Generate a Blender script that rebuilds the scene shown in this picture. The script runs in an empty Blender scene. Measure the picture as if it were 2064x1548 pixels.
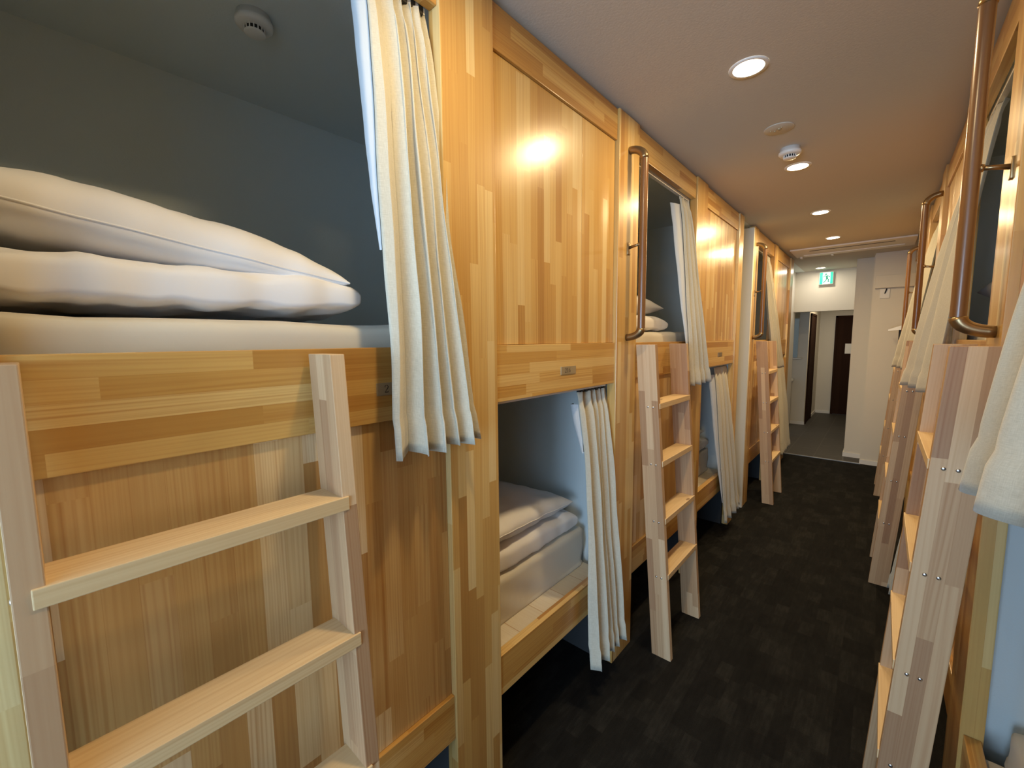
import bpy, bmesh, math, random
from mathutils import Vector, Matrix, noise as mnoise

random.seed(7)
SC = bpy.context.scene
COL = SC.collection
PI = math.pi

# ------------------------------------------------------------------ camera
FPX = 849.44
cam_d = bpy.data.cameras.new('camera')
cam_d.sensor_fit = 'HORIZONTAL'; cam_d.sensor_width = 36.0
cam_d.lens = FPX * 36.0 / 2064.0
cam_d.clip_start = 0.01
cam = bpy.data.objects.new('camera', cam_d); COL.objects.link(cam)
_fw = Vector((-0.65566281, 0.74825964, -0.10106332))
_rt = Vector((0.75273207, 0.65825353, -0.00983416))
_up = Vector((-0.05916678, 0.0825215, 0.99483139))
cam.matrix_world = Matrix(((_rt.x, _up.x, -_fw.x, 0.0), (_rt.y, _up.y, -_fw.y, 0.0),
                           (_rt.z, _up.z, -_fw.z, 1.56), (0, 0, 0, 1)))
SC.camera = cam

# ------------------------------------------------------------------ world, window daylight, exposure
w = bpy.data.worlds.new('World'); SC.world = w; w.use_nodes = True
w.node_tree.nodes['Background'].inputs[0].default_value = (0.62, 0.78, 1.0, 1)
w.node_tree.nodes['Background'].inputs[1].default_value = 0.6
SC.view_settings.view_transform = 'Standard'
SC.view_settings.look = 'None'
SC.view_settings.exposure = 0.15
SC.view_settings.gamma = 1.0
SC.view_settings.use_curve_mapping = False
SC.cycles.use_denoising = True
SC.cycles.max_bounces = 10
SC.cycles.diffuse_bounces = 6
SC.cycles.sample_clamp_indirect = 6.0

WARM = (1.0, 0.74, 0.39)
DAY = (0.53, 0.75, 1.0)
WINDOW_W = 215.0
LAMP_W = 9.0
def area(name, loc, rot, sx, sy, power, color, shape='RECTANGLE', spread=PI):
    d = bpy.data.lights.new(name, 'AREA'); d.shape = shape; d.size = sx; d.size_y = sy
    d.energy = power; d.color = color; d.spread = spread
    o = bpy.data.objects.new(name, d); o.location = loc; o.rotation_euler = rot; COL.objects.link(o)
    return o
# daylight through the window behind the camera (the light sits just outside the pane, facing +Y)
area('window_daylight', (0.1, -3.52, 1.30), (PI/2-0.08, 0, 0), 2.3, 1.7, WINDOW_W, DAY)

# ------------------------------------------------------------------ materials
def new_mat(name):
    m = bpy.data.materials.new(name); m.use_nodes = True
    nt = m.node_tree; b = nt.nodes['Principled BSDF']
    return m, nt, b
class N:
    """tiny helper around a node tree"""
    def __init__(s, nt): s.nt = nt
    def n(s, t, **k):
        x = s.nt.nodes.new(t)
        for a, v in k.items(): setattr(x, a, v)
        return x
    def put(s, sock, v):
        if isinstance(v, bpy.types.NodeSocket): s.nt.links.new(v, sock)
        elif v is not None: sock.default_value = v
    def m(s, op, a, b=None, c=None):
        x = s.n('ShaderNodeMath', operation=op)
        s.put(x.inputs[0], a); s.put(x.inputs[1], b)
        if c is not None: s.put(x.inputs[2], c)
        return x.outputs[0]
    def xyz(s, a, b, c=0.0):
        x = s.n('ShaderNodeCombineXYZ')
        for i, v in enumerate((a, b, c)): s.put(x.inputs[i], v)
        return x.outputs[0]
    def noise(s, vec, scale, detail=3.0, rough=0.55, dim='3D'):
        x = s.n('ShaderNodeTexNoise', noise_dimensions=dim)
        s.put(x.inputs['Vector'], vec); x.inputs['Scale'].default_value = scale
        x.inputs['Detail'].default_value = detail; x.inputs['Roughness'].default_value = rough
        return x.outputs['Fac']
    def white(s, vec):
        x = s.n('ShaderNodeTexWhiteNoise', noise_dimensions='3D'); s.put(x.inputs['Vector'], vec)
        return x.outputs['Value']
    def ramp(s, fac, stops, interp='LINEAR'):
        x = s.n('ShaderNodeValToRGB'); cr = x.color_ramp; cr.interpolation = interp
        while len(cr.elements) < len(stops): cr.elements.new(0.5)
        for e, (p, c) in zip(cr.elements, stops): e.position = p; e.color = (*c, 1)
        s.put(x.inputs[0], fac); return x.outputs[0]
    def mix(s, f, a, b, bt='MIX'):
        x = s.n('ShaderNodeMix', data_type='RGBA', blend_type=bt)
        s.put(x.inputs[0], f)
        s.put(x.inputs[6], a if isinstance(a, bpy.types.NodeSocket) else (*a, 1))
        s.put(x.inputs[7], b if isinstance(b, bpy.types.NodeSocket) else (*b, 1))
        return x.outputs[2]
    def bump(s, h, strength, dist=0.002):
        x = s.n('ShaderNodeBump'); s.put(x.inputs['Height'], h)
        x.inputs['Strength'].default_value = strength; x.inputs['Distance'].default_value = dist
        return x.outputs[0]

def wood(name, tones, strip=0.05, length=0.42, rough=0.38, grain=0.35, coat=0.0, knots=0.0, rings=70.0, rand=1.0, seamw=0.0006, seamf=0.28):
    """finger jointed laminated board; UV is in metres, U across and V along the grain"""
    m, nt, b = new_mat(name); g = N(nt)
    uv = g.n('ShaderNodeUVMap').outputs[0]
    sp = g.n('ShaderNodeSeparateXYZ'); g.put(sp.inputs[0], uv)
    rnd = g.m('MULTIPLY', g.n('ShaderNodeObjectInfo').outputs['Random'], rand)
    u = g.m('ADD', sp.outputs[0], g.m('MULTIPLY', rnd, 13.7))
    v = g.m('ADD', sp.outputs[1], g.m('MULTIPLY', rnd, 5.3))
    us = g.m('DIVIDE', u, strip)
    si = g.m('FLOOR', us)
    r1 = g.white(g.xyz(si, 3.1, 0.0))
    ln = g.m('MULTIPLY_ADD', r1, length*0.8, length*0.6)
    vs = g.m('ADD', g.m('DIVIDE', v, ln), g.m('MULTIPLY', r1, 31.0))
    bi = g.m('FLOOR', vs)
    idv = g.white(g.xyz(si, bi, 0.7))
    idw = g.white(g.xyz(si, bi, 9.3))
    base = g.ramp(idv, tones)
    # grain: long fibres plus growth rings, re-seeded in every block
    fib = g.noise(g.xyz(g.m('MULTIPLY', u, 260.0), g.m('MULTIPLY', v, 5.0), g.m('MULTIPLY', idv, 50.0)), 1.0, 2.0)
    rn = g.noise(g.xyz(g.m('MULTIPLY', u, 7.0), g.m('MULTIPLY', v, 0.9), g.m('MULTIPLY', idw, 77.0)), 1.0, 1.0, 0.4)
    kk = g.m('MULTIPLY_ADD', g.m('MULTIPLY', idw, idw), rings*12.0, rings*7.0)
    ring = g.m('SINE', g.m('ADD', g.m('MULTIPLY', rn, rings*0.45), g.m('MULTIPLY', u, kk)))
    ring = g.m('POWER', g.m('MULTIPLY_ADD', ring, 0.5, 0.5), 2.2)
    amp = g.m('MULTIPLY_ADD', g.white(g.xyz(bi, si, 4.4)), 0.9, 0.35)
    ln2 = g.noise(g.xyz(g.m('MULTIPLY_ADD', u, 170.0, g.m('MULTIPLY', rn, 6.0)), g.m('MULTIPLY', v, 1.6), g.m('MULTIPLY', idw, 91.0)), 1.0, 1.0, 0.5)
    ln2 = g.m('MULTIPLY', g.m('SUBTRACT', ln2, 0.46), 4.0); ln2.node.use_clamp = True
    ring = g.m('ADD', g.m('MULTIPLY', ring, 0.38), g.m('MULTIPLY', ln2, 0.75))
    f = g.m('ADD', g.m('MULTIPLY', g.m('MULTIPLY', ring, amp), grain), g.m('MULTIPLY', g.m('SUBTRACT', fib, 0.35), grain*0.6))
    f.node.use_clamp = True
    dark = g.mix(1.0, base, (0.64, 0.43, 0.27), 'MULTIPLY')
    col = g.mix(f, base, dark)
    fu = g.m('FRACT', us); ed = g.m('MINIMUM', fu, g.m('SUBTRACT', 1.0, fu))
    seam = g.m('MULTIPLY', g.m('LESS_THAN', ed, seamw/strip), seamf)
    col = g.mix(seam, col, dark)
    if knots:
        vo = g.n('ShaderNodeTexVoronoi', feature='F1'); vo.inputs['Scale'].default_value = 1.0
        g.put(vo.inputs['Vector'], g.xyz(g.m('MULTIPLY', u, 14.0), g.m('MULTIPLY', v, 5.0), 0.0))
        k = g.m('LESS_THAN', vo.outputs['Distance'], knots)
        col = g.mix(g.m('MULTIPLY', k, 0.75), col, (0.16, 0.07, 0.03))
    g.put(b.inputs['Base Color'], col)
    b.inputs['Roughness'].default_value = rough
    if coat:
        b.inputs['Coat Weight'].default_value = coat; b.inputs['Coat Roughness'].default_value = 0.22
    g.put(b.inputs['Normal'], g.bump(fib, 0.12, 0.0006))
    return m

PINE = [(0.0, (0.42, 0.208, 0.045)), (0.25, (0.51, 0.280, 0.070)), (0.6, (0.585, 0.352, 0.100)), (1.0, (0.68, 0.47, 0.18))]
PINE_P = [(0.0, (0.43, 0.228, 0.062)), (0.22, (0.52, 0.302, 0.090)), (0.62, (0.58, 0.365, 0.118)), (0.85, (0.66, 0.465, 0.19)), (1.0, (0.70, 0.535, 0.26))]
BEECH = [(0.0, (0.34, 0.200, 0.108)), (0.3, (0.44, 0.284, 0.155)), (0.7, (0.54, 0.375, 0.220)), (1.0, (0.63, 0.470, 0.295))]
W_PANEL = wood('pine_panel', PINE_P, 0.036, 0.56, 0.30, 0.44, coat=0.35)
W_LOWER = wood('pine_lower_panel', [(p, (c[0]*0.97, c[1]*0.97, c[2]*1.12)) for p, c in PINE_P[:3]] + [(0.80, (0.68, 0.50, 0.26)), (1.0, (0.74, 0.60, 0.38))], 0.046, 0.44, 0.36, 0.55, coat=0.2)
W_POST = wood('pine_post', PINE_P, 0.032, 0.60, 0.34, 0.34, coat=0.3)
W_RAIL = wood('pine_rail', PINE, 0.036, 0.55, 0.34, 0.50, coat=0.25)
W_STILE = wood('beech_stile', BEECH, 0.032, 0.55, 0.55, 0.38, rand=0.0)
W_RUNG = wood('pine_rung', [(0.0, (0.62, 0.45, 0.24)), (1.0, (0.72, 0.55, 0.33))], 0.2, 3.0, 0.5, 0.30, knots=0.11)
W_BAR = wood('oak_bar', [(0.0, (0.155, 0.070, 0.024)), (1.0, (0.20, 0.098, 0.038))], 0.3, 3.0, 0.30, 0.9, coat=0.4, rings=40)
W_DECK = wood('pale_plank', [(0.0, (0.62, 0.55, 0.42)), (1.0, (0.74, 0.68, 0.56))], 0.15, 4.0, 0.5, 0.22, seamw=0.0016, seamf=0.9)
W_DOOR = wood('dark_door', [(0.0, (0.024, 0.011, 0.007)), (1.0, (0.032, 0.015, 0.009))], 0.4, 4.0, 0.85, 0.4)
W_DOOR.node_tree.nodes['Principled BSDF'].inputs['Specular IOR Level'].default_value = 0.1

def plain(name, col, rough=0.5, metal=0.0, bump=0.0, scale=300.0, var=0.0, sheen=0.0, emit=None, es=1.0):
    m, nt, b = new_mat(name); g = N(nt)
    b.inputs['Base Color'].default_value = (*col, 1)
    b.inputs['Roughness'].default_value = rough; b.inputs['Metallic'].default_value = metal
    tc = g.n('ShaderNodeTexCoord').outputs['Object']
    if bump or var:
        nz = g.noise(tc, scale, 3.0)
        if bump: g.put(b.inputs['Normal'], g.bump(nz, bump, 0.002))
        if var:
            n2 = g.noise(tc, scale*0.35, 4.0)
            g.put(b.inputs['Base Color'], g.mix(g.m('MULTIPLY', n2, var*2), [c*(1+var*0.6) for c in col], [c*(1-var) for c in col]))
    if sheen: b.inputs['Sheen Weight'].default_value = sheen
    if emit:
        b.inputs['Emission Color'].default_value = (*emit, 1); b.inputs['Emission Strength'].default_value = es
    return m

M_CEIL = plain('ceiling_paper', (0.53, 0.505, 0.46), 0.9, bump=0.25, scale=140, var=0.04)
M_WALL = plain('wall_paper', (0.66, 0.62, 0.54), 0.9, bump=0.2, scale=160, var=0.03)
M_BERTH = plain('berth_paper', (0.66, 0.725, 0.745), 0.9, bump=0.2, scale=160, var=0.03)
M_WHITE = plain('white_plastic', (0.78, 0.77, 0.74), 0.4)
M_TRIM = plain('white_trim', (0.74, 0.72, 0.68), 0.5)
M_BLACK = plain('black_void', (0.012, 0.012, 0.014), 0.6)
M_KICK = plain('slate_board', (0.035, 0.037, 0.040), 0.8)
M_SHEET = plain('white_cotton', (0.74, 0.73, 0.74), 0.85, bump=0.06, scale=60, sheen=0.2)
M_COVER = plain('cream_cotton', (0.60, 0.56, 0.475), 0.9, bump=0.08, scale=70, sheen=0.2)
M_LINING = plain('pale_lining', (0.56, 0.60, 0.64), 0.8)
M_BRONZE = plain('bronze_metal', (0.30, 0.21, 0.11), 0.32, metal=0.9)
M_STEEL = plain('steel', (0.62, 0.62, 0.64), 0.3, metal=1.0)
M_ALU = plain('satin_aluminium', (0.70, 0.69, 0.66), 0.45, metal=0.3)
M_BRASS = plain('brushed_brass', (0.46, 0.38, 0.24), 0.38, metal=0.5)
M_PLATE = plain('grey_brass', (0.30, 0.25, 0.19), 0.4, metal=0.7)
M_INK = plain('black_ink', (0.02, 0.018, 0.015), 0.6)
M_RED = plain('red_print', (0.65, 0.03, 0.04), 0.7)
M_PAPER = plain('white_paper', (0.80, 0.79, 0.76), 0.8)
M_MIRROR = plain('mirror_glass', (0.60, 0.62, 0.60), 0.06, metal=1.0)
M_GREYP = plain('grey_panel', (0.36, 0.36, 0.34), 0.35)
M_LENS = plain('lamp_lens', (1, 0.95, 0.85), 0.5, emit=(1.0, 0.86, 0.62), es=14.0)
M_GREEN = plain('exit_green', (0.0, 0.35, 0.20), 0.5, emit=(0.0, 0.66, 0.33), es=1.0)
M_EXITW = plain('exit_white', (0.7, 0.9, 0.85), 0.5, emit=(0.42, 0.90, 0.84), es=1.0)

def linen():
    m, nt, b = new_mat('beige_linen'); g = N(nt)
    uv = g.n('ShaderNodeUVMap').outputs[0]
    sp = g.n('ShaderNodeSeparateXYZ'); g.put(sp.inputs[0], uv)
    a = g.noise(g.xyz(g.m('MULTIPLY', sp.outputs[0], 60.0), g.m('MULTIPLY', sp.outputs[1], 700.0)), 1.0, 2.0)
    c = g.noise(g.xyz(g.m('MULTIPLY', sp.outputs[0], 700.0), g.m('MULTIPLY', sp.outputs[1], 60.0)), 1.0, 2.0)
    f = g.m('ADD', g.m('MULTIPLY', a, 0.5), g.m('MULTIPLY', c, 0.5))
    g.put(b.inputs['Base Color'], g.ramp(f, [(0.30, (0.44, 0.41, 0.325)), (0.70, (0.60, 0.57, 0.475))]))
    b.inputs['Roughness'].default_value = 0.85; b.inputs['Sheen Weight'].default_value = 0.25
    g.put(b.inputs['Normal'], g.bump(f, 0.25, 0.0006))
    return m
M_LINEN = linen()

def carpet():
    m, nt, b = new_mat('charcoal_carpet'); g = N(nt)
    tc = g.n('ShaderNodeTexCoord').outputs['Object']
    sp = g.n('ShaderNodeSeparateXYZ'); g.put(sp.inputs[0], tc)
    x, y = sp.outputs[0], sp.outputs[1]
    # tiles of 0.5 m, each with its own streaks and patches
    ti, tj = g.m('FLOOR', g.m('DIVIDE', x, 0.5)), g.m('FLOOR', g.m('DIVIDE', y, 0.5))
    tw = g.white(g.xyz(ti, tj, 1.0))
    pa = g.noise(g.xyz(g.m('MULTIPLY', x, 16.0), g.m('MULTIPLY', y, 9.0), g.m('MULTIPLY', tw, 20.0)), 1.0, 2.0)
    st = g.noise(g.xyz(g.m('MULTIPLY', x, 95.0), g.m('MULTIPLY', y, 12.0), g.m('MULTIPLY', tw, 20.0)), 1.0, 2.0)
    cw = g.white(g.xyz(g.m('FLOOR', g.m('DIVIDE', x, 0.0625)), g.m('FLOOR', g.m('ADD', g.m('DIVIDE', y, 0.125), g.m('MULTIPLY', g.white(g.xyz(g.m('FLOOR', g.m('DIVIDE', x, 0.0625)), 2.0, 0.0)), 4.0))), 0.0))
    pa = g.m('MULTIPLY_ADD', pa, 0.6, g.m('MULTIPLY', cw, 0.4))
    pile = g.noise(g.xyz(g.m('MULTIPLY', x, 420.0), g.m('MULTIPLY', y, 260.0)), 1.0, 2.0)
    f = g.m('ADD', g.m('MULTIPLY', pa, 0.45), g.m('ADD', g.m('MULTIPLY', st, 0.3), g.m('MULTIPLY', pile, 0.3)))
    g.put(b.inputs['Base Color'], g.ramp(f, [(0.38, (0.004, 0.004, 0.004)), (0.55, (0.009, 0.009, 0.0085)), (0.75, (0.024, 0.0238, 0.0215))]))
    b.inputs['Roughness'].default_value = 0.95; b.inputs['Specular IOR Level'].default_value = 0.2
    g.put(b.inputs['Normal'], g.bump(pile, 0.6, 0.004))
    return m
M_CARPET = carpet()

def tiles():
    m, nt, b = new_mat('grey_tile'); g = N(nt)
    tc = g.n('ShaderNodeTexCoord').outputs['Object']
    br = g.n('ShaderNodeTexBrick', offset=0.5)
    mp = g.n('ShaderNodeMapping'); g.put(mp.inputs['Vector'], tc)
    mp.inputs['Rotation'].default_value = (0, 0, PI/2)
    g.put(br.inputs['Vector'], mp.outputs[0])
    br.inputs['Scale'].default_value = 1.0; br.inputs['Brick Width'].default_value = 0.6; br.inputs['Row Height'].default_value = 0.3
    br.inputs['Mortar Size'].default_value = 0.003
    br.inputs['Color1'].default_value = (0.045, 0.042, 0.038, 1); br.inputs['Color2'].default_value = (0.058, 0.054, 0.048, 1)
    br.inputs['Mortar'].default_value = (0.13, 0.12, 0.105, 1)
    nz = g.noise(tc, 9.0, 5.0)
    g.put(b.inputs['Base Color'], g.mix(g.m('MULTIPLY', nz, 0.6), br.outputs[0], (0.03, 0.028, 0.025)))
    b.inputs['Roughness'].default_value = 0.55
    return m
M_TILE = tiles()

# ------------------------------------------------------------------ mesh helpers
def obj(name, bm, mat, parent=None, smooth=False, uv=None, grain=None):
    """link bm as one mesh object. grain 'x'|'y'|'z' writes UVs in metres with V along the grain"""
    bm.normal_update()
    if grain:
        L = bm.loops.layers.uv.verify(); gi = 'xyz'.index(grain)
        for f in bm.faces:
            n = f.normal; ax = max(range(3), key=lambda i: abs(n[i]))
            if ax == gi: a, c = [i for i in range(3) if i != gi]
            else: a = [i for i in range(3) if i not in (ax, gi)][0]; c = gi
            off = (0.137*ax + (0.071 if n[ax] > 0 else 0))
            for l in f.loops: l[L].uv = (l.vert.co[a] + off, l.vert.co[c] + off*2.3)
    elif uv:
        L = bm.loops.layers.uv.verify()
        for f in bm.faces:
            for l in f.loops: l[L].uv = uv(l.vert.co, f.normal)
    me = bpy.data.meshes.new(name); bm.to_mesh(me); bm.free()
    for mm in (mat if isinstance(mat, (list, tuple)) else [mat]): me.materials.append(mm)
    if smooth:
        for p in me.polygons: p.use_smooth = True
    o = bpy.data.objects.new(name, me); COL.objects.link(o)
    if parent: o.parent = parent
    return o

def box(bm, x0, x1, y0, y1, z0, z1, bev=0.0, mi=0):
    xs, ys, zs = sorted((x0, x1)), sorted((y0, y1)), sorted((z0, z1))
    vs = [bm.verts.new((x, y, z)) for x in xs for y in ys for z in zs]
    fs = [bm.faces.new([vs[i] for i in q]) for q in
          ((0, 1, 3, 2), (4, 6, 7, 5), (0, 4, 5, 1), (2, 3, 7, 6), (0, 2, 6, 4), (1, 5, 7, 3))]
    for f in fs: f.material_index = mi
    if bev:
        es = list({e for f in fs for e in f.edges})
        r = bmesh.ops.bevel(bm, geom=es, offset=bev, segments=2, profile=0.6, affect='EDGES')
        for f in r['faces']: f.material_index = mi
    return bm
def boxo(name, mat, parent, *d, bev=0.002, grain=None, smooth=False):
    return obj(name, box(bmesh.new(), *d, bev=bev), mat, parent, smooth, grain=grain)

def lathe(bm, prof, n=32, mi=0, close=True):
    """prof: [(r, z)] revolved round z"""
    rings = []
    for r, z in prof:
        rings.append([bm.verts.new((r*math.cos(2*PI*i/n), r*math.sin(2*PI*i/n), z)) for i in range(n)])
    for a, b in zip(rings, rings[1:]):
        for i in range(n):
            f = bm.faces.new((a[i], a[(i+1) % n], b[(i+1) % n], b[i])); f.material_index = mi
    if close:
        for r in (rings[0], rings[-1]):
            try: f = bm.faces.new(r); f.material_index = mi
            except ValueError: pass
    bmesh.ops.recalc_face_normals(bm, faces=bm.faces[:])
    return bm

def tube(bm, pts, rad, n=12, flat=1.0):
    """swept tube through pts; rad float or list; flat squashes the second axis"""
    pts = [Vector(p) for p in pts]; rings = []
    up0 = None
    for i, p in enumerate(pts):
        t = (pts[min(i+1, len(pts)-1)] - pts[max(i-1, 0)]).normalized()
        if up0 is None:
            up0 = Vector((0, 0, 1)) if abs(t.z) < 0.9 else Vector((0, 1, 0))
        a = t.cross(up0).normalized(); b = a.cross(t).normalized(); up0 = b
        r = rad[i] if isinstance(rad, (list, tuple)) else rad
        rings.append([bm.verts.new(p + a*r*math.cos(2*PI*k/n) + b*r*flat*math.sin(2*PI*k/n)) for k in range(n)])
    for a, b in zip(rings, rings[1:]):
        for k in range(n): bm.faces.new((a[k], a[(k+1) % n], b[(k+1) % n], b[k]))
    bm.faces.new(rings[0]); bm.faces.new(rings[-1])
    bmesh.ops.recalc_face_normals(bm, faces=bm.faces[:])
    return bm

def thing(name, label, cat, loc=(0, 0, 0), group=None):
    o = bpy.data.objects.new(name, None); COL.objects.link(o); o.location = loc
    o.empty_display_size = 0.1
    return tag(o, label, cat, group)
def tag(o, label, cat, group=None):
    o['label'] = label; o['category'] = cat
    if group: o['group'] = group
    return o
def struct(name, bm, mat, grain=None):
    o = obj(name, bm, mat, None, grain=grain); o['kind'] = 'structure'; return o
def sbox(name, mat, *d): return struct(name, box(bmesh.new(), *d), mat)

# ------------------------------------------------------------------ layout (metres, corridor runs along +Y, camera at x=y=0)
XL, XR, H = -0.895, 0.217, 2.553          # fronts of the left and right bunk rows, ceiling height
XLB, XRB = -2.03, 1.36                    # walls behind the rows
YB, YT = -3.4, 6.68                       # window wall, edge of the carpet
Z_GT, Z_GB = 1.548, 1.367                 # guard rail top / bottom
Z_HB = 2.412                              # header rail bottom
Z_LT, Z_LB = 0.504, 0.362                 # bottom rail top / bottom

# ------------------------------------------------------------------ room shell
sbox('floor', M_CARPET, XLB-0.1, XRB+0.1, YB-0.1, YT, -0.1, 0)
sbox('floor.001', M_TILE, -2.2, 1.5, YT, 11.1, -0.1, 0)
sbox('ceiling', M_CEIL, XL-0.045, XR+0.045, YB-0.1, 7.9, H, H+0.1)
sbox('ceiling.002', M_BERTH, XLB-0.1, XL-0.0452, YB-0.1, 7.9, H, H+0.1)
sbox('ceiling.003', M_BERTH, XR+0.0452, XRB+0.1, YB-0.1, 7.9, H, H+0.1)
sbox('ceiling.001', M_WALL, -2.2, 0.9, 7.9, 11.0, 2.32, 2.42)
sbox('wall_left', M_BERTH, XLB-0.1, XLB, YB, 6.6, 0, H)
sbox('wall_right', M_BERTH, XRB, XRB+0.1, YB, YT, 0, H)
bm = bmesh.new()                          # window wall behind the camera, with its opening
for d in ((XLB-0.1, -1.05, 0, H), (1.25, XRB+0.1, 0, H), (-1.05, 1.25, 0, 0.5), (-1.05, 1.25, 2.4, H)):
    box(bm, d[0], d[1], YB-0.1, YB, d[2], d[3])
struct('wall_back', bm, M_WALL)
bm = bmesh.new()
for x in (-1.05, 0.08, 1.21): box(bm, x, x+0.04, YB-0.07, YB-0.03, 0.5, 2.4)
for z in (0.5, 2.36): box(bm, -1.05, 1.25, YB-0.07, YB-0.03, z, z+0.04)
struct('window_1', bm, M_TRIM)
# end of the corridor: two stepped wall faces on the right, header over the way out
sbox('wall_front', M_WALL, -0.12, XRB+0.1, 6.70, 6.85, 0, H)
sbox('wall_front.001', M_WALL, -0.30, -0.12, 7.0, 7.95, 0, H)
sbox('wall_front.002', M_WALL, -0.13, 0.0, 6.85, 7.0, 0, H)
sbox('wall_front.003', M_WALL, -2.2, -0.30, 7.80, 7.95, 1.96, H)
sbox('wall_front.004', M_TRIM, -1.12, -1.055, 6.6, 7.95, 0, H)
sbox('wall_front.005', M_WALL, XLB-0.1, -0.93, 6.50, 6.6, 0, H)
sbox('wall_far', M_WALL, -2.2, 0.9, 10.85, 11.0, 0, 2.4)
sbox('wall_side', M_WALL, -2.2, -0.995, 9.15, 10.85, 0, 2.4)
sbox('wall_side.001', M_WALL, -0.30, 0.9, 7.95, 8.4, 0, 2.4)
sbox('wall_side.002', M_WALL, 0.8, 0.9, 8.4, 10.85, 0, 2.4)
sbox('wall_side.003', M_WALL, -2.2, -1.9, 7.95, 9.15, 0, 2.4)
for nm, d in (('baseboard_front', (-0.13, XRB, 6.688, 6.70)), ('baseboard_front.001', (-0.31, -0.13, 6.988, 7.0)),
              ('baseboard_side', (-0.312, -0.30, 6.99, 7.95)), ('baseboard_far', (-0.995, -0.74, 10.838, 10.85)),
              ('baseboard_side.001', (-0.995, -0.983, 10.02, 10.85)), ('baseboard_side.002', (-1.6, -0.983, 9.138, 9.15))):
    sbox(nm, M_TRIM, d[0], d[1], d[2], d[3], 0, 0.055)
sbox('trim_1', M_STEEL, -1.06, -0.12, YT-0.015, YT+0.02, 0, 0.006)
# doors of the back corridor
def door(n, bmf, bml, bmh):
    f = struct('door_%d' % n, bml, W_DOOR, 'z'); fr = obj('door_frame', bmf, W_DOOR, f, grain='z'); return f
bf = bmesh.new()
for d in ((-0.735, -0.70, 0, 2.0), (0.10, 0.135, 0, 2.0), (-0.735, 0.135, 1.97, 2.005)): box(bf, d[0], d[1], 10.815, 10.85, d[2], d[3])
door(1, bf, box(bmesh.new(), -0.70, 0.10, 10.83, 10.849, 0.005, 1.97), None)
bf = bmesh.new()
for d in ((9.27, 9.30, 0, 2.0), (9.97, 10.0, 0, 2.0), (9.27, 10.0, 1.97, 2.005)): box(bf, -0.995, -0.97, d[0], d[1], d[2], d[3])
door(2, bf, box(bmesh.new(), -0.994, -0.98, 9.30, 9.97, 0.005, 1.97), None)

# ------------------------------------------------------------------ bunk units
DIG = {  # strokes of serif digits in a 0..1 x 0..1.5 box: (polyline, widths)
    '2': [([(0.12, 1.12), (0.2, 1.36), (0.48, 1.47), (0.78, 1.36), (0.86, 1.1), (0.7, 0.78), (0.35, 0.4), (0.12, 0.08)], [.15, .1, .08, .13, .18, .17, .1, .07]),
          ([(0.1, 0.09), (0.5, 0.1), (0.82, 0.08), (0.9, 0.36)], [.16, .18, .17, .05]), ([(0.14, 1.16), (0.22, 1.1)], [.2, .2])],
    '1': [([(0.52, 0.05), (0.52, 1.45)], [.2, .2]), ([(0.24, 0.04), (0.8, 0.04)], [.08, .08]), ([(0.24, 1.22), (0.5, 1.42)], [.06, .12])],
    '6': [([(0.82, 1.4), (0.5, 1.3), (0.24, 0.9), (0.16, 0.5), (0.26, 0.16), (0.52, 0.04), (0.78, 0.18), (0.86, 0.46), (0.74, 0.74), (0.5, 0.84), (0.26, 0.66)],
           [.05, .09, .17, .2, .15, .08, .15, .19, .15, .08, .06]), ([(0.74, 1.34), (0.84, 1.26)], [.14, .14])],
}
def digits(bm, text, y0, z0, h, x, sgn):
    """flat raised serif figures on a plate whose face looks along sgn*X; reading direction follows"""
    sc = h/1.5
    for k, ch in enumerate(text):
        for pl, wd in DIG[ch]:
            n = len(pl); L = []; R = []
            for i, (a, c) in enumerate(pl):
                p0, p1 = pl[max(0, i-1)], pl[min(n-1, i+1)]
                tx, tz = p1[0]-p0[0], p1[1]-p0[1]; q = math.hypot(tx, tz) or 1
                nx, nz = -tz/q*wd[i]/2, tx/q*wd[i]/2
                L.append((a+nx, c+nz)); R.append((a-nx, c-nz))
            V = lambda p: bm.verts.new((x, y0 + sgn*(k*1.06 + p[0])*sc, z0 + p[1]*sc))
            lv, rv = [V(p) for p in L], [V(p) for p in R]
            for i in range(n-1): bm.faces.new((lv[i], rv[i], rv[i+1], lv[i+1]))
    return bm

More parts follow.
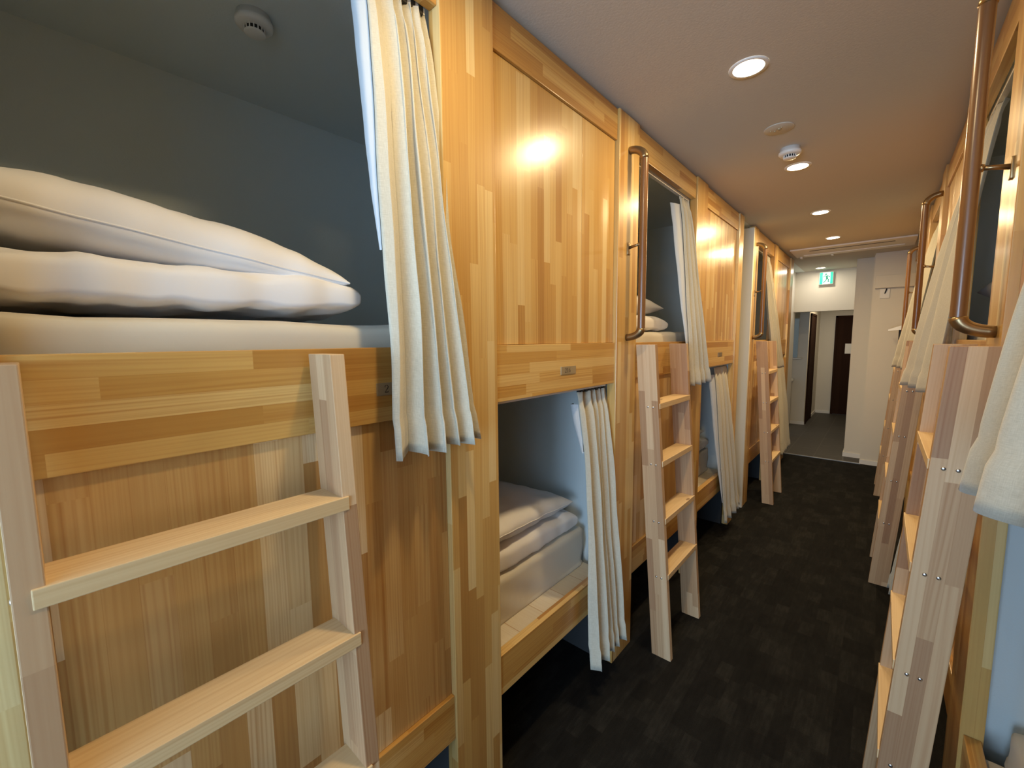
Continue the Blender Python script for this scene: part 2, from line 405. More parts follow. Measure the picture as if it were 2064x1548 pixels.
def bunk(xf, s, posts, label, group, bays, plates=(), tracks=(True, True)):
    """one double berth unit. xf front plane, s=+1 faces +X. posts: three (y0,y1) or None.
    bays: (y0,y1) of the bay with the upper opening, (y0,y1) of the bay with the lower opening"""
    X = lambda d: xf - s*d
    (a0, a1), (b0, b1) = bays
    y0, y1 = a0, b1
    t = thing('bunk_bed', label, 'bunk bed', (xf - s*0.5, (a0+b1)/2, 0), group)
    inv = Vector(t.location)
    def P(name, mat, d0, d1, ya, yb, za, zb, grain, bev=0.002):
        o = boxo(name, mat, t, X(d0)-inv.x, X(d1)-inv.x, ya-inv.y, yb-inv.y, za, zb, bev=bev, grain=grain); return o
    for p in posts:
        if p: P('post', W_POST, 0.0, 0.045, p[0], p[1], 0.001, H-0.012, 'z', 0.003)
    e = 0.0005
    for ya, yb in bays:
        P('header_rail', W_RAIL, 0.010, 0.040, ya+e, yb-e, Z_HB, H-0.014, 'y')
        P('guard_rail', W_RAIL, 0.010, 0.042, ya+e, yb-e, Z_GB, Z_GT, 'y')
        P('bottom_rail', W_RAIL, 0.008, 0.040, ya+e, yb-e, Z_LB, Z_LT, 'y')
    mid = b0 + (b1-b0)*0.66
    for q0, q1 in ((b0, mid), (mid, b1)): P('upper_panel', W_PANEL, 0.020, 0.036, q0+e, q1-e, Z_GT+0.001, Z_HB-0.001, 'z', 0.001)
    P('lower_panel', W_LOWER, 0.020, 0.036, a0+e, a1-e, Z_LT+0.001, Z_GB-0.001, 'z', 0.001)
    D = 1.13
    P('upper_deck', W_DECK, 0.05, D, y0-0.08, y1+0.0, 1.40, 1.44, 'x')
    P('lower_deck', W_DECK, 0.042, D, y0-0.08, y1+0.0, 0.425, 0.46, 'x')
    P('deck_ledger', M_KICK, 0.05, 0.08, y0-0.08, y1, 1.372, 1.399, None)
    P('kick_board', M_KICK, 0.05, D, a1+0.06, a1+0.09, 0.0, 0.42, None)
    P('kick_board', M_KICK, 0.05, D, b1-0.012, b1+0.03, 0.0, 0.42, None)
    # curtain tracks under the header and under the guard rail
    if tracks[0]: P('curtain_track', M_ALU, 0.045, 0.064, a0+0.01, a1-0.01, Z_HB-0.012, Z_HB+0.004, None)
    if tracks[1]: P('curtain_track', M_ALU, 0.045, 0.064, b0+0.01, b1-0.01, Z_GB-0.014, Z_GB+0.004, None)
    for (yc, txt, off) in plates:
        pl = boxo('number_plate', M_BRASS if txt else M_PLATE, t, X(0.0105)-inv.x, X(0.0075)-inv.x, yc-0.051-inv.y, yc+0.051-inv.y, 1.4315, 1.4625, bev=0.001)
        if txt:
            bd = bmesh.new(); digits(bd, txt, off - inv.y, 1.4385, 0.0185, X(0.0071)-inv.x, s)
            obj('number', bd, M_INK, pl)
    return t

LA, LB_ = (-0.03, 0.756), (0.954, 1.734)
LC, LD = (1.933, 2.748), (2.950, 3.759)
LE, LF = (4.440, 5.211), (5.390, 6.222)
G_BUNK = 'wooden double bunk units along the corridor'
bunk(XL, 1, [(-0.43, -0.231), (-0.23, -0.03), (0.756, 0.954)], 'pine bunk unit at left with brass plate 216, nearest on the left side', G_BUNK, (LA, LB_),
     plates=[(1.3625, '216', 1.336), (0.591, '2', 0.560)])
bunk(XL, 1, [(1.734, 1.933), (2.748, 2.949), (3.759, 3.887)], 'middle pine bunk unit on the left, between plate 216 unit and the grey wall gap', G_BUNK, (LC, LD),
     plates=[(3.383, '', 0)])
bunk(XL, 1, [(4.272, 4.440), (5.211, 5.390), (6.222, 6.420)], 'farthest left pine bunk unit, beyond the narrow grey wall gap', G_BUNK, (LE, LF), plates=[(5.83, '', 0)])
RP = [(-0.42 + 0.99*i, -0.22 + 0.99*i) for i in range(7)]
rb = lambda i: (RP[i][1], RP[i+1][0])
bunk(XR, -1, [RP[0], RP[1]], 'nearest right pine bunk unit, behind the big pale curtain at the picture edge', G_BUNK, (rb(0), rb(1)))
bunk(XR, -1, [RP[2], RP[3]], 'right pine bunk unit carrying the nearest long wooden grab bar', G_BUNK, (rb(2), rb(3)))
bunk(XR, -1, [RP[4], RP[5]], 'right pine bunk unit carrying the second wooden grab bar', G_BUNK, (rb(4), rb(5)))
bunk(XR, -1, [RP[6]], 'farthest right pine bunk unit, next to the end wall', G_BUNK, ((5.72, 6.50), (6.53, 6.69)), tracks=(True, False))

# partitions between the units (papered, full height)
def part(x0, x1, y): sbox('partition', M_BERTH, x0, x1, y-0.02, y+0.02, 0, H)
for y in (-0.13, 1.80, 3.82): part(XLB, XL-0.046, y)
sbox('partition.001', M_WALL, XLB, XL+0.0, 4.236, 4.270, 0, H-0.03)
sbox('partition.002', M_BERTH, XLB, XL-0.046, 6.30, 6.34, 0, H)
for y in (-0.32, 1.66, 3.64, 5.62): part(XR+0.046, XRB, y)

# ------------------------------------------------------------------ ladders
def ladder(x_top, s, y, foot, label, screws=True):
    """y: outer face of the near stile. s=+1 leans on the left row. foot: offset of the foot from its top"""
    HT, TH, WD, DEP = 1.538, 0.030, 0.450, 0.094
    t = thing('bunk_ladder', label, 'ladder', (x_top + s*foot, y, 0), 'wooden ladders leaning on the bunks')
    lean = foot/HT
    xs = lambda d, z: s*(d - lean*z)                      # d: depth from the back edge of the stile
    rz = [1.245, 0.968, 0.688, 0.413]
    for k, yy in enumerate((0.0, WD-TH)):
        bm = bmesh.new()
        vs = [[bm.verts.new((xs(d, z), yy+q, z)) for d in (0, DEP)] for z in (0.0, HT) for q in (0, TH)]
        (a, b), (c, d), (e, f), (g_, h) = vs
        for q in ((a, b, d, c), (e, g_, h, f), (a, e, f, b), (c, d, h, g_), (a, c, g_, e), (b, f, h, d)): bm.faces.new(q)
        bmesh.ops.recalc_face_normals(bm, faces=bm.faces[:])
        bmesh.ops.bevel(bm, geom=bm.edges[:], offset=0.0018, segments=2, profile=0.6, affect='EDGES')
        off = 7*k + int(abs(y)*9)*3
        st = obj('stile', bm, W_STILE, t, uv=lambda c, n: (c.x*s + lean*c.z + 0.032*off if abs(n.y) > 0.5 else c.y - yy + 0.001 + 0.032*(off+40), c.z + 0.37*off))
        if k == 0 and screws:
            for z in rz:
                for d in (0.044, 0.069):
                    b2 = bmesh.new(); lathe(b2, [(0.0001, 0.0022), (0.003, 0.002), (0.0045, 0.001), (0.005, 0.0)], 12)
                    so = obj('screw', b2, M_STEEL, st, True)
                    so.location = (xs(d, z-0.004), yy-0.0001, z-0.004); so.rotation_euler = (PI/2, 0, 0)
    for z in rz:
        bm = bmesh.new()
        box(bm, xs(0.010, z), xs(DEP+0.003, z), 0.017, WD-0.017, z-0.0135, z+0.0135, bev=0.0015)
        obj('rung', bm, W_RUNG, t, grain='y')
    return t
ladder(-0.893, 1, -0.040, 0.116, 'ladder in the left foreground, pale grey-lit stiles, leaning on the nearest bunk')
ladder(-0.893, 1, 1.928, 0.116, 'complete ladder in the picture centre, below the nearest left grab bar')
ladder(-0.893, 1, 4.49, 0.116, 'farthest left ladder, standing beyond the narrow grey wall gap')
ladder(0.2155, -1, 1.44, 0.085, 'nearest right ladder, side-on with big screw heads, under the pale curtain')
ladder(0.2155, -1, 3.42, 0.100, 'second right ladder, half covered by the beige curtain hem')
ladder(0.2155, -1, 5.41, 0.100, 'farthest right ladder, in front of the beige end wall')

# ------------------------------------------------------------------ grab bars
def grab_bar(xf, s, y, label, z1=0.745):
    xb = xf + s*0.070
    t = thing('grab_bar', label, 'grab bar', (xb, y, 1.6), 'wooden grab bars on the bunk posts')
    z0 = 0.012
    bm = bmesh.new(); n = 20; rings = []
    for i in range(9):
        z = z0 + (z1-z0)*i/8
        rings.append([bm.verts.new((0.0165*math.cos(2*PI*k/n), 0.0165*math.sin(2*PI*k/n), z)) for k in range(n)])
    L = bm.loops.layers.uv.verify()
    for j, (a, b) in enumerate(zip(rings, rings[1:])):
        for k in range(n):
            f = bm.faces.new((a[k], a[(k+1) % n], b[(k+1) % n], b[k])); f.smooth = True
            for l, (kk, zz) in zip(f.loops, ((k, a), (k+1, a), (k+1, b), (k, b))): l[L].uv = (kk*0.1037/n + y, zz[0].co.z + y)
    obj('bar', bm, W_BAR, t, True)
    for sg, zb in ((-1, z0), (1, z1)):
        pts = []
        for i in range(9):
            a = PI/2*i/8
            # elbow: leaves the bar end along z, curves back to the post
            pts.append((-s*0.070*(1-math.cos(a)), 0, zb + (0.052 if sg > 0 else -0.040)*math.sin(a)))
        bm = tube(bmesh.new(), pts, [0.0185, 0.0185, 0.0182, 0.0178, 0.0172, 0.0168, 0.0165, 0.0162, 0.016], 16)
        obj('end_bracket', bm, M_BRONZE, t, True)
    bm = bmesh.new()
    tube(bm, [(-s*0.014, 0, 0.385), (-s*0.034, 0, 0.382), (-s*0.066, 0, 0.376)], [0.007, 0.0055, 0.007], 10)
    box(bm, -s*0.064, -s*0.0715, -0.011, 0.011, 0.345, 0.398, bev=0.002)
    lathe_b = bmesh.new(); bm2 = tube(lathe_b, [(-s*0.013, 0, 0.385), (-s*0.021, 0, 0.384)], [0.011, 0.009], 12)
    o = obj('middle_bracket', bm, M_BRONZE, t, True)
    obj('collar', bm2, M_BRONZE, o, True)
    return t
grab_bar(XL, 1, 1.832, 'long wooden grab bar on the left post beside the plate 216 bay')
grab_bar(XL, 1, 4.352, 'far left wooden grab bar, on the post after the grey wall gap')
grab_bar(XR, -1, 1.63, 'nearest right grab bar, large, above the side-on ladder', 0.775)
grab_bar(XR, -1, 3.60, 'second right grab bar, partly behind the beige curtain')
grab_bar(XR, -1, 5.58, 'farthest right grab bar, seen against the end wall')

# ------------------------------------------------------------------ curtains
def curtain(label, s, top, bot, zt, zb, nf, seed, group, taper=0.75, tagged=False, lining=0.0, lin_to=0.6, hooks=0, amp=(0.018, 0.032), xb2=None, yexp=1.25, widths=None):
    """gathered pinch pleat curtain. top/bot: (x, y0, y1) of its gathered line at the track and at the hem"""
    rnd = random.Random(seed)
    ph = [rnd.uniform(-0.5, 0.5) for _ in range(nf*2+3)]
    wdt = widths or [rnd.uniform(0.6, 1.5) for _ in range(nf)]; tot = sum(wdt); cum = [0]
    for q in wdt: cum.append(cum[-1]+q/tot)
    NU, NV = nf*18, 46
    def pt(i, j):
        u, v = i/NU, j/NV
        t = v
        k = min(nf-1, int(u*nf)); fu = u*nf-k
        sy = cum[k] + (cum[k+1]-cum[k])*fu                 # uneven fold widths
        sy = sy*(1-0.5*v) + u*0.5*v
        e = t**taper
        x0 = top[0] + (bot[0] + ((xb2 if xb2 is not None else bot[0])-bot[0])*u - top[0])*e
        y0 = (top[1] + (bot[1]-top[1])*(t**yexp)) ; y1 = (top[2] + (bot[2]-top[2])*(t**yexp))
        a = amp[0] + (amp[1]-amp[0])*t
        if v < 0.07: a *= 0.5 + 0.5*abs(v-0.035)/0.035     # pinch below the heading
        ang = 2*PI*nf*u + 0.55*mnoise.noise((seed, u*2.5, v*1.6))
        w1 = math.sin(ang); w1 = w1*(1.12-0.12*w1*w1)
        x = x0 + a*w1*(0.75+0.5*ph[k]) + s*0.007*mnoise.noise((u*3+seed, v*3, 2.0))
        y = y0 + (y1-y0)*sy + 0.22*a*math.sin(2*ang) + 0.008*mnoise.noise((u*7, v*5, seed+4.0))
        z = zt + (zb-zt)*v + 0.012*v*mnoise.noise((u*4, seed, 0.0)) - 0.004*v*w1*s
        if v > 0.925: x += s*0.0035; z -= 0.0                  # doubled, stitched hem
        elif v > 0.90: x -= s*0.0012
        return Vector((x, y, z))
    cx, cy = top[0], (top[1]+top[2])/2
    org = Vector((cx, cy, zt))
    bm = bmesh.new(); L = bm.loops.layers.uv.verify()
    g = [[bm.verts.new(pt(i, j)-org) for i in range(NU+1)] for j in range(NV+1)]
    wid = abs(bot[2]-bot[1])*2.2
    for j in range(NV):
        for i in range(NU):
            f = bm.faces.new((g[j][i], g[j][i+1], g[j+1][i+1], g[j+1][i]))
            for l, (a, b) in zip(f.loops, ((i, j), (i+1, j), (i+1, j+1), (i, j+1))): l[L].uv = (a/NU*wid, -b/NV*abs(zt-zb))
    o = obj('curtain', bm, M_LINEN, None, True)
    o.location = org
    sm = o.modifiers.new('thickness', 'SOLIDIFY'); sm.thickness = 0.0014; sm.offset = 0
    tag(o, label, 'curtain', group)
    if lining:
        bm = bmesh.new(); rows = []
        for j in range(2, int(NV*lin_to)):
            kj = max(0.0, 1-(j/(NV*lin_to))**1.6); lw = lining*kj; p = pt(0, j); q = pt(int(NU*0.35), j)
            b = 0.004*mnoise.noise((j*0.3, seed, 5.0))
            rows.append([bm.verts.new(Vector(c)-org) for c in
                         ((p.x - s*0.004, p.y+0.001, p.z), (p.x - s*(0.005+0.011*kj), p.y-lw*0.5+b*kj, p.z), (p.x - s*(0.006+0.028*kj), p.y-lw+b*kj, p.z), (p.x - s*(0.007+0.04*kj), p.y+0.03, p.z))])
        rows = [r for r in rows]
        for a, b in zip(rows, rows[1:]):
            for k in range(3): bm.faces.new((a[k], a[k+1], b[k+1], b[k]))
        lo = obj('lining', bm, M_LINING, o, True); lo['label'] = 'pale blue-white lining edge'
    if tagged:
        p = pt(0, 1) - org
        bm = bmesh.new(); box(bm, p.x-s*0.020, p.x-s*0.0215, p.y-0.012, p.y+0.022, -0.115, -0.055)
        ct = obj('care_tag', bm, M_PAPER, o)
        ct['label'] = 'white sewn-in tag with red mark'
        bm = bmesh.new(); xx = p.x-s*0.0195
        box(bm, xx, xx+s*0.0004, p.y+0.001, p.y+0.013, -0.100, -0.088)
        obj('red_mark', bm, M_RED, ct)
        bm = bmesh.new()
        for q in range(3): box(bm, xx, xx+s*0.0004, p.y-0.010+q*0.004, p.y-0.0085+q*0.004, -0.108, -0.090)
        obj('print', bm, M_INK, ct)
    for q in range(hooks):
        yq = top[1] + (top[2]-top[1])*(q+0.5)/hooks - cy
        bm = bmesh.new(); box(bm, -0.006, 0.006, yq-0.007, yq+0.007, -0.004, 0.016, bev=0.001)
        obj('runner', bm, M_INK, o)
    return o
GU, GL = 'upper berth curtains', 'lower berth curtains'
curtain('pale linen curtain in the left foreground, hanging from the nearest upper berth', 1, (-0.945, 0.575, 0.745), (-0.838, 0.535, 0.815), 2.402, 1.288, 5, 1, GU, tagged=True, hooks=7, lining=0.022, amp=(0.016, 0.028), widths=[1.9, 1.0, 0.9, 0.8, 1.2])
curtain('linen curtain of the lower opening under plate 216, hem near the floor', 1, (-0.950, 1.495, 1.725), (-0.842, 1.455, 1.755), 1.345, 0.175, 5, 2, GL, hooks=8, lining=0.014, lin_to=0.25, widths=[1.8, 1.0, 1.0, 0.8, 0.8])
curtain('linen curtain of the second left upper berth, beside the complete central ladder', 1, (-0.950, 2.585, 2.74), (-0.838, 2.54, 2.93), 2.398, 1.292, 4, 3, GU, tagged=True, lining=0.075, lin_to=0.9, hooks=6)
curtain('linen curtain of the second left lower opening, in front of the grey gap', 1, (-0.950, 3.40, 3.75), (-0.842, 3.42, 3.90), 1.345, 0.15, 4, 4, GL, lining=0.05, lin_to=0.9)
curtain('linen curtain of the farthest left upper berth, above the far ladder', 1, (-0.945, 4.86, 5.20), (-0.842, 5.12, 5.58), 2.395, 1.25, 6, 5, GU)
curtain('farthest left floor-length curtain, next to the tiled passage', 1, (-0.945, 5.86, 6.21), (-0.845, 5.80, 6.50), 1.34, 0.18, 7, 6, GL)
curtain('big blue-lit curtain at the right picture edge, hanging over the side-on ladder', -1, (0.275, 0.30, 0.55), (0.170, 0.62, 1.04), 2.400, 1.312, 3, 8, GU, amp=(0.018, 0.026), xb2=0.126, yexp=0.75, taper=0.55, widths=[1.0, 1.3, 0.6])
curtain('beige curtain on the right between the first and second grab bars', -1, (0.275, 2.34, 2.51), (0.170, 2.52, 3.08), 2.398, 1.315, 3, 9, GU, amp=(0.018, 0.024), xb2=0.092, yexp=1.1)
curtain('small beige curtain far right, near the end wall', -1, (0.275, 4.28, 4.49), (0.165, 4.6, 5.15), 2.398, 1.300, 3, 10, GU, amp=(0.018, 0.024), xb2=0.092)
curtain('low curtain hem on the right, glimpsed between the two nearer ladders', -1, (0.275, 2.80, 2.95), (0.175, 2.78, 3.02), 1.345, 0.19, 4, 11, GL, xb2=0.122)

# ------------------------------------------------------------------ bedding
def slab(name, mat, c, size, n=2.6, seed=0, wr=0.012, tilt=(0, 0, 0), nu=64, nv=64, parent=None, pinch=0.0, flat_bottom=0.0, hp=0.5, seam=False, hb=None):
    hb = hp if hb is None else hb
    """soft slab: inflated, with wrinkles. size (lx, ly, lz)"""
    bm = bmesh.new(); lx, ly, lz = size
    def P(i, j, sg):
        u, v = 2*i/nu-1, 2*j/nv-1
        u, v = math.sin(u*PI/2), math.sin(v*PI/2)
        h = ((1-abs(u)**n)*(1-abs(v)**n))
        h = max(h, 0)**(hp if sg > 0 else hb)
        pu = u*(1 - pinch*(1-abs(v)**2)*abs(u)**3*0.5); pv = v*(1 - pinch*(1-abs(u)**2)*abs(v)**3*0.5)
        x, y = pu*lx/2, pv*ly/2
        z = sg*h*lz/2*(1-flat_bottom if sg < 0 else 1)
        w1 = mnoise.noise((x*5+seed, y*5, sg*3)) + 0.6*mnoise.noise((x*13+seed, y*9, sg))
        w2 = abs(mnoise.noise((x*5+seed*2, y*7+x*4, 5+sg)))
        w3 = max(0.0, 1-5*abs(mnoise.noise((x*3.0+y*2.2+seed, y*5.5-x*2.5, 9.0))))       # sharp creases
        edge = max(abs(u), abs(v))
        z += sg*wr*(w1*0.6 - w2*0.45 - w3*0.30*edge + 0.25*mnoise.noise((x*23, y*23, seed)))*min(1, h*1.6)
        ed = 1-max(abs(u), abs(v))
        x += wr*0.6*mnoise.noise((y*12, seed, 1.0)); y += wr*0.6*mnoise.noise((x*12, seed, 7.0))
        return (x, y, z)
    top = [[None]*(nu+1) for _ in range(nv+1)]; bot = [[None]*(nu+1) for _ in range(nv+1)]
    for j in range(nv+1):
        for i in range(nu+1):
            top[j][i] = bm.verts.new(P(i, j, 1))
            bot[j][i] = top[j][i] if i in (0, nu) or j in (0, nv) else bm.verts.new(P(i, j, -1))
    for j in range(nv):
        for i in range(nu):
            bm.faces.new((top[j][i], top[j][i+1], top[j+1][i+1], top[j+1][i]))
            bm.faces.new((bot[j][i], bot[j+1][i], bot[j+1][i+1], bot[j][i+1]))
    rim = [P(i, 0, 1) for i in range(nu+1)] + [P(nu, j, 1) for j in range(1, nv+1)] + [P(i, nv, 1) for i in range(nu-1, -1, -1)] + [P(0, j, 1) for j in range(nv-1, 0, -1)]
    o = obj(name, bm, mat, parent, True)
    if seam:
        b2 = bmesh.new(); tube(b2, rim + [rim[0]], 0.0022, 6); obj('seam', b2, mat, o, True)
    o.location = c; o.rotation_euler = tilt
    return o

def mattress(x_front, s, y0, y1, z0, z1, label, seed, lx=0.95):
    """rounded foam block under a loose cream cover"""
    bm = bmesh.new(); ly = y1-y0; lz = z1-z0
    box(bm, 0, -s*lx, 0, ly, 0, lz)
    bmesh.ops.subdivide_edges(bm, edges=bm.edges[:], cuts=23, use_grid_fill=True)
    r = 0.028
    for v in bm.verts:
        c = v.co
        # round off
        q = Vector((min(max(c.x, min(0, -s*lx)+r), max(0, -s*lx)-r), min(max(c.y, r), ly-r), min(max(c.z, 0.006), lz-r)))
        d = c-q
        if d.length > 1e-6: c = q + d.normalized()*min(d.length, r)
        w = mnoise.noise((c.x*4, c.y*3.2+seed, c.z*11+c.y*6))*0.015 + mnoise.noise((c.x*9, c.y*6+seed, c.z*4))*0.004
        if v.co.z > 0.01: c = c + Vector((s*w, 0, w*0.6))
        v.co = c
    o = obj('mattress', bm, M_COVER, None, True); o.location = (x_front, y0, z0)
    return tag(o, label, 'mattress', 'mattresses on the berths')
GP, GD = 'white pillows', 'folded white duvets'
def tip_tag(o, y, z):
    bm = bmesh.new(); box(bm, -0.02, 0.0, 0, 0.035, 0, 0.002)
    t = obj('care_tag', bm, M_PAPER, o); t.location = (0.1, y, z); t.rotation_euler = (0.3, 0, 0.2)

# nearest upper berth
mattress(-0.965, 1, -0.10, 1.76, 1.441, 1.607, 'cream covered mattress under the white duvet in the left foreground', 1)
o = slab('duvet', M_SHEET, (-1.355, 0.215, 1.656), (0.74, 0.69, 0.115), 6.0, 3, 0.020, (0, -0.05, 0.0), flat_bottom=0.15, hp=0.3, hb=0.13)
tag(o, 'folded white duvet below the pillow in the left foreground', 'duvet', GD); tip_tag(o, 0.33, -0.02)
o = slab('pillow', M_SHEET, (-1.235, 0.200, 1.745), (0.44, 0.70, 0.190), 2.8, 5, 0.012, (-0.155, -0.06, -0.06), pinch=0.06, hp=0.42, seam=True, flat_bottom=0.4)
tag(o, 'large plump white pillow on the duvet in the left foreground', 'pillow', GP)
# lower berth under plate 216
mattress(-1.050, 1, 0.86, 1.735, 0.461, 0.650, 'cream covered mattress in the lower opening under plate 216', 2, lx=0.92)
o = slab('duvet', M_SHEET, (-1.39, 1.25, 0.705), (0.66, 0.86, 0.120), 6.0, 13, 0.016, flat_bottom=0.12, hp=0.3, hb=0.13)
tag(o, 'folded white duvet in the lower opening under plate 216', 'duvet', GD)
o = slab('pillow', M_SHEET, (-1.29, 1.31, 0.808), (0.46, 0.72, 0.130), 2.4, 15, 0.012, (-0.07, 0.02, 0.08), pinch=0.06, hp=0.42, seam=True)
tag(o, 'white pillow on the stack in the lower opening under plate 216', 'pillow', GP)
# second left upper berth
mattress(-0.965, 1, 1.85, 3.78, 1.441, 1.607, 'cream covered mattress above the complete central ladder', 3)
o = slab('duvet', M_SHEET, (-1.36, 2.27, 1.656), (0.70, 0.72, 0.115), 5.0, 23, 0.012, flat_bottom=0.15, hp=0.3, hb=0.13)
tag(o, 'folded white duvet beside the nearest left grab bar', 'duvet', GD)
o = slab('pillow', M_SHEET, (-1.28, 2.36, 1.775), (0.44, 0.72, 0.15), 2.4, 25, 0.008, (-0.04, 0, 0.05), pinch=0.08)
tag(o, 'white pillow tip beside the nearest left grab bar', 'pillow', GP)
# second left lower berth
mattress(-1.050, 1, 2.60, 3.74, 0.461, 0.650, 'cream covered mattress in the second left lower opening', 4, lx=0.92)
o = slab('duvet', M_SHEET, (-1.39, 3.26, 0.705), (0.68, 0.86, 0.12), 5.0, 33, 0.012, flat_bottom=0.12, hp=0.3, hb=0.13)
tag(o, 'folded white duvet in the second left lower opening', 'duvet', GD)
o = slab('pillow', M_SHEET, (-1.29, 3.30, 0.808), (0.46, 0.72, 0.13), 2.4, 35, 0.008, (-0.04, 0, 0.05), pinch=0.08)
tag(o, 'white pillow in the second left lower opening', 'pillow', GP)
# right side
mattress(0.290, -1, 1.70, 3.62, 1.441, 1.575, 'cream mattress behind the nearest right grab bar', 5)
o = slab('pillow', M_SHEET, (0.545, 2.72, 1.765), (0.46, 0.66, 0.14), 2.4, 45, 0.008, (0.02, 0, -0.05), pinch=0.08)
tag(o, 'white pillow corner behind the nearest right grab bar', 'pillow', GP)
o = slab('duvet', M_SHEET, (0.76, 2.70, 1.635), (0.66, 0.72, 0.115), 5.0, 43, 0.010, flat_bottom=0.12, hp=0.3, hb=0.13)
tag(o, 'folded white duvet behind the nearest right grab bar', 'duvet', GD)
mattress(0.300, -1, 0.70, 1.60, 0.461, 0.56, 'cream mattress low at the bottom right picture corner', 6)

# ------------------------------------------------------------------ ceiling fittings
def downlight(x, y, z, label, r=0.052, power=LAMP_W, color=WARM):
    t = thing('downlight', label, 'ceiling light', (x, y, z), 'recessed ceiling downlights')
    bm = bmesh.new(); n = 40
    lathe(bm, [(r, -0.004), (r+0.012, -0.005), (r+0.014, -0.001), (r+0.014, -0.0002)], n, close=False)
    obj('trim_ring', bm, M_WHITE, t, True)
    bm = bmesh.new(); lathe(bm, [(r, -0.0035), (r*0.7, -0.006), (0.0005, -0.007)], n, close=False)
    obj('lens', bm, M_LENS, t, True)
    d = bpy.data.lights.new('downlight_light', 'AREA'); d.shape = 'DISK'; d.size = r*1.8; d.energy = power; d.color = color
    lo = bpy.data.objects.new('downlight_light', d); COL.objects.link(lo); lo.parent = t; lo.location = (0, 0, -0.012)
    return t
DL = [(0.63, 'ceiling downlight just above the camera, nearest the window'), (1.828, 'brightest ceiling downlight, nearest in view'), (3.027, 'ceiling downlight right behind the smoke detector'),
      (4.224, 'third ceiling downlight along the corridor'), (5.354, 'ceiling downlight just before the air outlet panel')]
for y, l in DL: downlight(-0.43, y, H, l, power=LAMP_W*(1.0 if y < 3.5 else 1.6))
downlight(-0.723, 7.50, H, 'ceiling downlight near the green exit sign', power=3, color=(1, 0.88, 0.70))
downlight(-0.50, 9.6, 2.32, 'ceiling downlight of the passage with the dark doors', power=10, color=(1, 0.80, 0.52))

def detector(x, y, z, label, r=0.052):
    t = thing('smoke_detector', label, 'smoke detector', (x, y, z), 'ceiling smoke detectors')
    k = r/0.052
    prof = [(0.046, 0.0), (0.047, -0.016), (0.052, -0.019), (0.052, -0.028), (0.046, -0.034), (0.030, -0.036)]
    bm = lathe(bmesh.new(), [(a*k, b) for a, b in prof], 40); obj('base', bm, M_WHITE, t, True)
    bm = lathe(bmesh.new(), [(0.025*k, -0.034), (0.025*k, -0.049)], 32); obj('sensor_chamber', bm, M_BLACK, t)
    bm = bmesh.new()
    for i in range(16):
        a = 2*PI*i/16; c, s_ = math.cos(a), math.sin(a); R = 0.0275*k
        vs = [bm.verts.new((R*math.cos(a+da), R*math.sin(a+da), zz)) for zz in (-0.034, -0.049) for da in (-0.055, 0.055)]
        bm.faces.new((vs[0], vs[1], vs[3], vs[2]))
    o = obj('grille', bm, M_WHITE, t); md = o.modifiers.new('t', 'SOLIDIFY'); md.thickness = 0.002
    bm = lathe(bmesh.new(), [(0.0285*k, -0.048), (0.029*k, -0.051), (0.026*k, -0.053), (0.0005, -0.054)], 32, close=False); obj('cap', bm, M_WHITE, t, True)
    return t
detector(-1.50, 0.535, H, 'smoke detector inside the nearest upper berth')
detector(-0.425, 2.72, H, 'smoke detector on the corridor ceiling')
t = thing('ceiling_sprinkler', 'round cream sprinkler cover plate on the corridor ceiling', 'sprinkler', (-0.43, 2.434, H))
obj('cover_plate', lathe(bmesh.new(), [(0.062, 0.0), (0.063, -0.002), (0.060, -0.004), (0.0005, -0.004)], 40, close=False), plain('cream_plastic', (0.56, 0.52, 0.44), 0.5), t, True)
for dx, dy, r in ((0, 0, 0.011), (-0.018, 0.008, 0.004), (0.014, -0.016, 0.004), (-0.034, -0.004, 0.004)):
    o = obj('nozzle', lathe(bmesh.new(), [(r, -0.004), (r*0.9, -0.008), (0.0005, -0.009)], 16, close=False), M_BRASS, t, True); o.location = (dx, dy, 0)
t = thing('air_outlet', 'long white air outlet panel with a dark slot in the ceiling before the passage', 'air conditioner', (-0.32, 6.03, H))
boxo('panel', M_TRIM, t, -0.53, 0.52, -0.27, 0.27, -0.016, -0.0002, bev=0.004)
boxo('slot', M_BLACK, t, -0.36, 0.36, -0.155, -0.13, -0.018, -0.0145, bev=0)
boxo('louvre', M_WHITE, t, -0.44, 0.44, 0.10, 0.20, -0.024, -0.0145, bev=0.003)
for x in (-0.48, -0.18): boxo('clip', M_WHITE, t, x-0.012, x+0.012, 0.22, 0.30, -0.03, -0.014, bev=0.002)

# ------------------------------------------------------------------ exit sign
t = thing('exit_sign', 'glowing green emergency exit sign with a running figure, high over the passage', 'sign', (-0.672, 7.80, 2.43))
boxo('housing', M_WHITE, t, -0.083, 0.083, -0.05, -0.0005, -0.088, 0.088, bev=0.003)
boxo('face', M_EXITW, t, -0.078, 0.078, -0.052, -0.0502, -0.082, 0.082, bev=0)
bm = bmesh.new()
for d in ((-0.078, -0.041, -0.082, 0.082), (0.048, 0.078, -0.082, 0.082)): box(bm, d[0], d[1], -0.0535, -0.0521, d[2], d[3])
obj('green_band', bm, M_GREEN, t)
bm = bmesh.new()
def limb(pts, wd):
    for (a, b) in zip(pts, pts[1:]):
        v = Vector((b[0]-a[0], b[1]-a[1])); nrm = Vector((-v.y, v.x)).normalized()*wd/2
        q = [bm.verts.new((p[0]+k*nrm.x, -0.0528, p[1]+k*nrm.y)) for p, k in ((a, 1), (a, -1), (b, -1), (b, 1))]; bm.faces.new(q)
limb([(0.004, 0.034), (0.010, -0.006)], 0.026)
limb([(0.0, 0.036), (-0.026, 0.028), (-0.036, 0.012)], 0.011); limb([(0.006, 0.036), (0.030, 0.026), (0.042, 0.012)], 0.011)
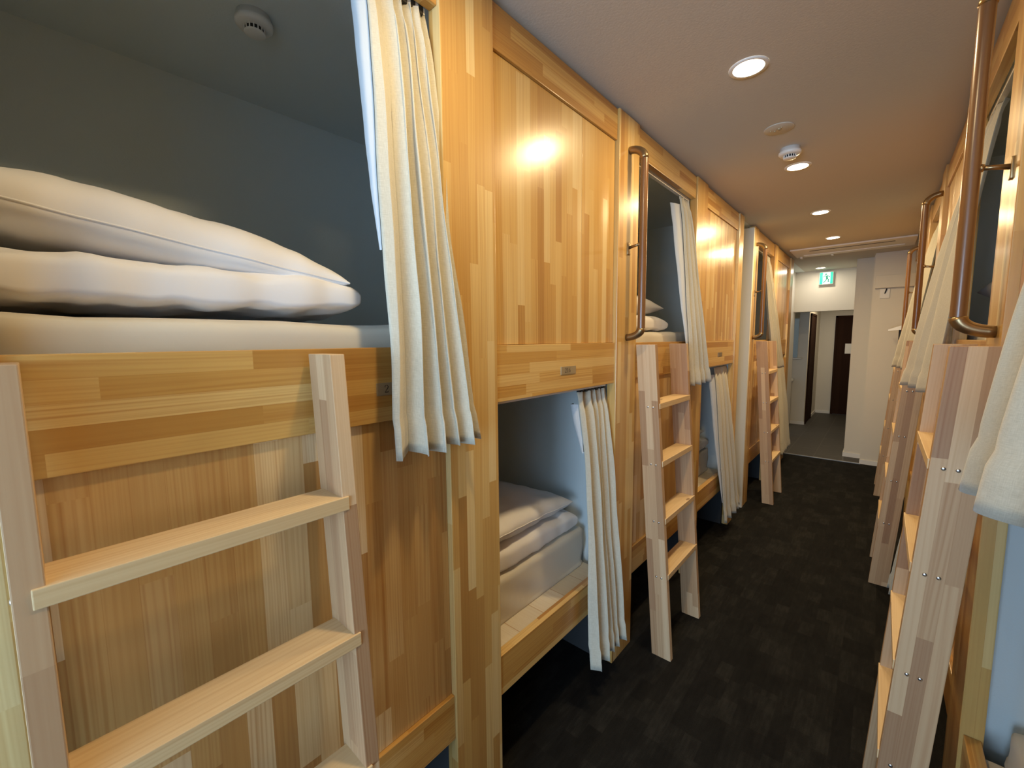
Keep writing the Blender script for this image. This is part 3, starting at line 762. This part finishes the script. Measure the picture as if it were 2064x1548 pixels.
limb([(0.010, -0.004), (0.030, -0.020), (0.022, -0.050), (0.040, -0.052)], 0.013); limb([(0.006, -0.006), (-0.004, -0.034), (-0.030, -0.062)], 0.013)
q = [bm.verts.new((-0.004+0.012*math.cos(2*PI*i/16), -0.0528, 0.056+0.012*math.sin(2*PI*i/16))) for i in range(16)]; bm.faces.new(q)
obj('running_figure', bm, plain('exit_dark_green', (0.0, 0.16, 0.10), 0.5, emit=(0.0, 0.22, 0.14), es=0.6), t)

# ------------------------------------------------------------------ fittings on the end walls
t = thing('wall_box', 'flat pale box fixed high on the end wall', 'wall box', (0.05, 6.70, 2.21))
boxo('body', M_WALL, t, -0.155, 0.30, -0.05, -0.0005, -0.072, 0.072, bev=0.003)
t = thing('wall_switch', 'small square white switch plate with a dark lever below the pale box', 'switch', (-0.012, 6.70, 2.075))
boxo('plate', M_TRIM, t, -0.045, 0.045, -0.012, -0.0005, -0.055, 0.055, bev=0.004)
bm = bmesh.new(); tube(bm, [(0.0, -0.014, -0.0), (0.014, -0.03, 0.055)], 0.006, 8); obj('lever', bm, M_BLACK, t)
t = thing('wall_shelf', 'white wedge-shaped wall fitting sticking out past the farthest right curtain', 'wall shelf', (0.13, 6.35, 1.66))
bm = bmesh.new()
pv = [(-0.09, -0.030), (-0.09, -0.012), (0.06, 0.045), (0.06, -0.012)]
vs = [[bm.verts.new((x, y, z)) for x, z in pv] for y in (-0.09, 0.09)]
bm.faces.new(vs[0]); bm.faces.new(vs[1][::-1])
for i in range(4): bm.faces.new((vs[0][i], vs[1][i], vs[1][(i+1) % 4], vs[0][(i+1) % 4]))
bmesh.ops.recalc_face_normals(bm, faces=bm.faces[:]); obj('top', bm, M_WHITE, t)
boxo('bracket', M_KICK, t, 0.0, 0.05, -0.04, 0.04, -0.2, -0.013, bev=0.003)
t = thing('door_notice', 'blank white notice sheet on the dark far door', 'notice', (-0.495, 10.826, 1.345))
boxo('sheet', M_PAPER, t, -0.065, 0.065, -0.001, 0.001, -0.1, 0.1, bev=0)
t = thing('wash_mirror', 'grey mirror on the partition beside the dark side door', 'mirror', (-1.16, 9.149, 1.62))
boxo('glass', M_MIRROR, t, -0.30, 0.02, -0.012, -0.001, -0.42, 0.42, bev=0.001)
t = thing('wash_shelf', 'white wash counter seen through the passage opening', 'counter', (-1.35, 8.95, 0))
boxo('counter_top', M_WHITE, t, -0.3, 0.18, -0.2, 0.198, 0.80, 0.84, bev=0.004)
boxo('cabinet', M_TRIM, t, -0.3, 0.15, -0.17, 0.198, 0.0, 0.80, bev=0.002)
t = thing('towel_rail', 'small white towel rail above the wash counter', 'towel rail', (-1.14, 9.12, 1.2))
bm = bmesh.new(); tube(bm, [(-0.1, 0.028, 0), (-0.1, -0.02, 0), (0.06, -0.02, 0), (0.06, 0.028, 0)], 0.012, 8); obj('rail', bm, M_WHITE, t)
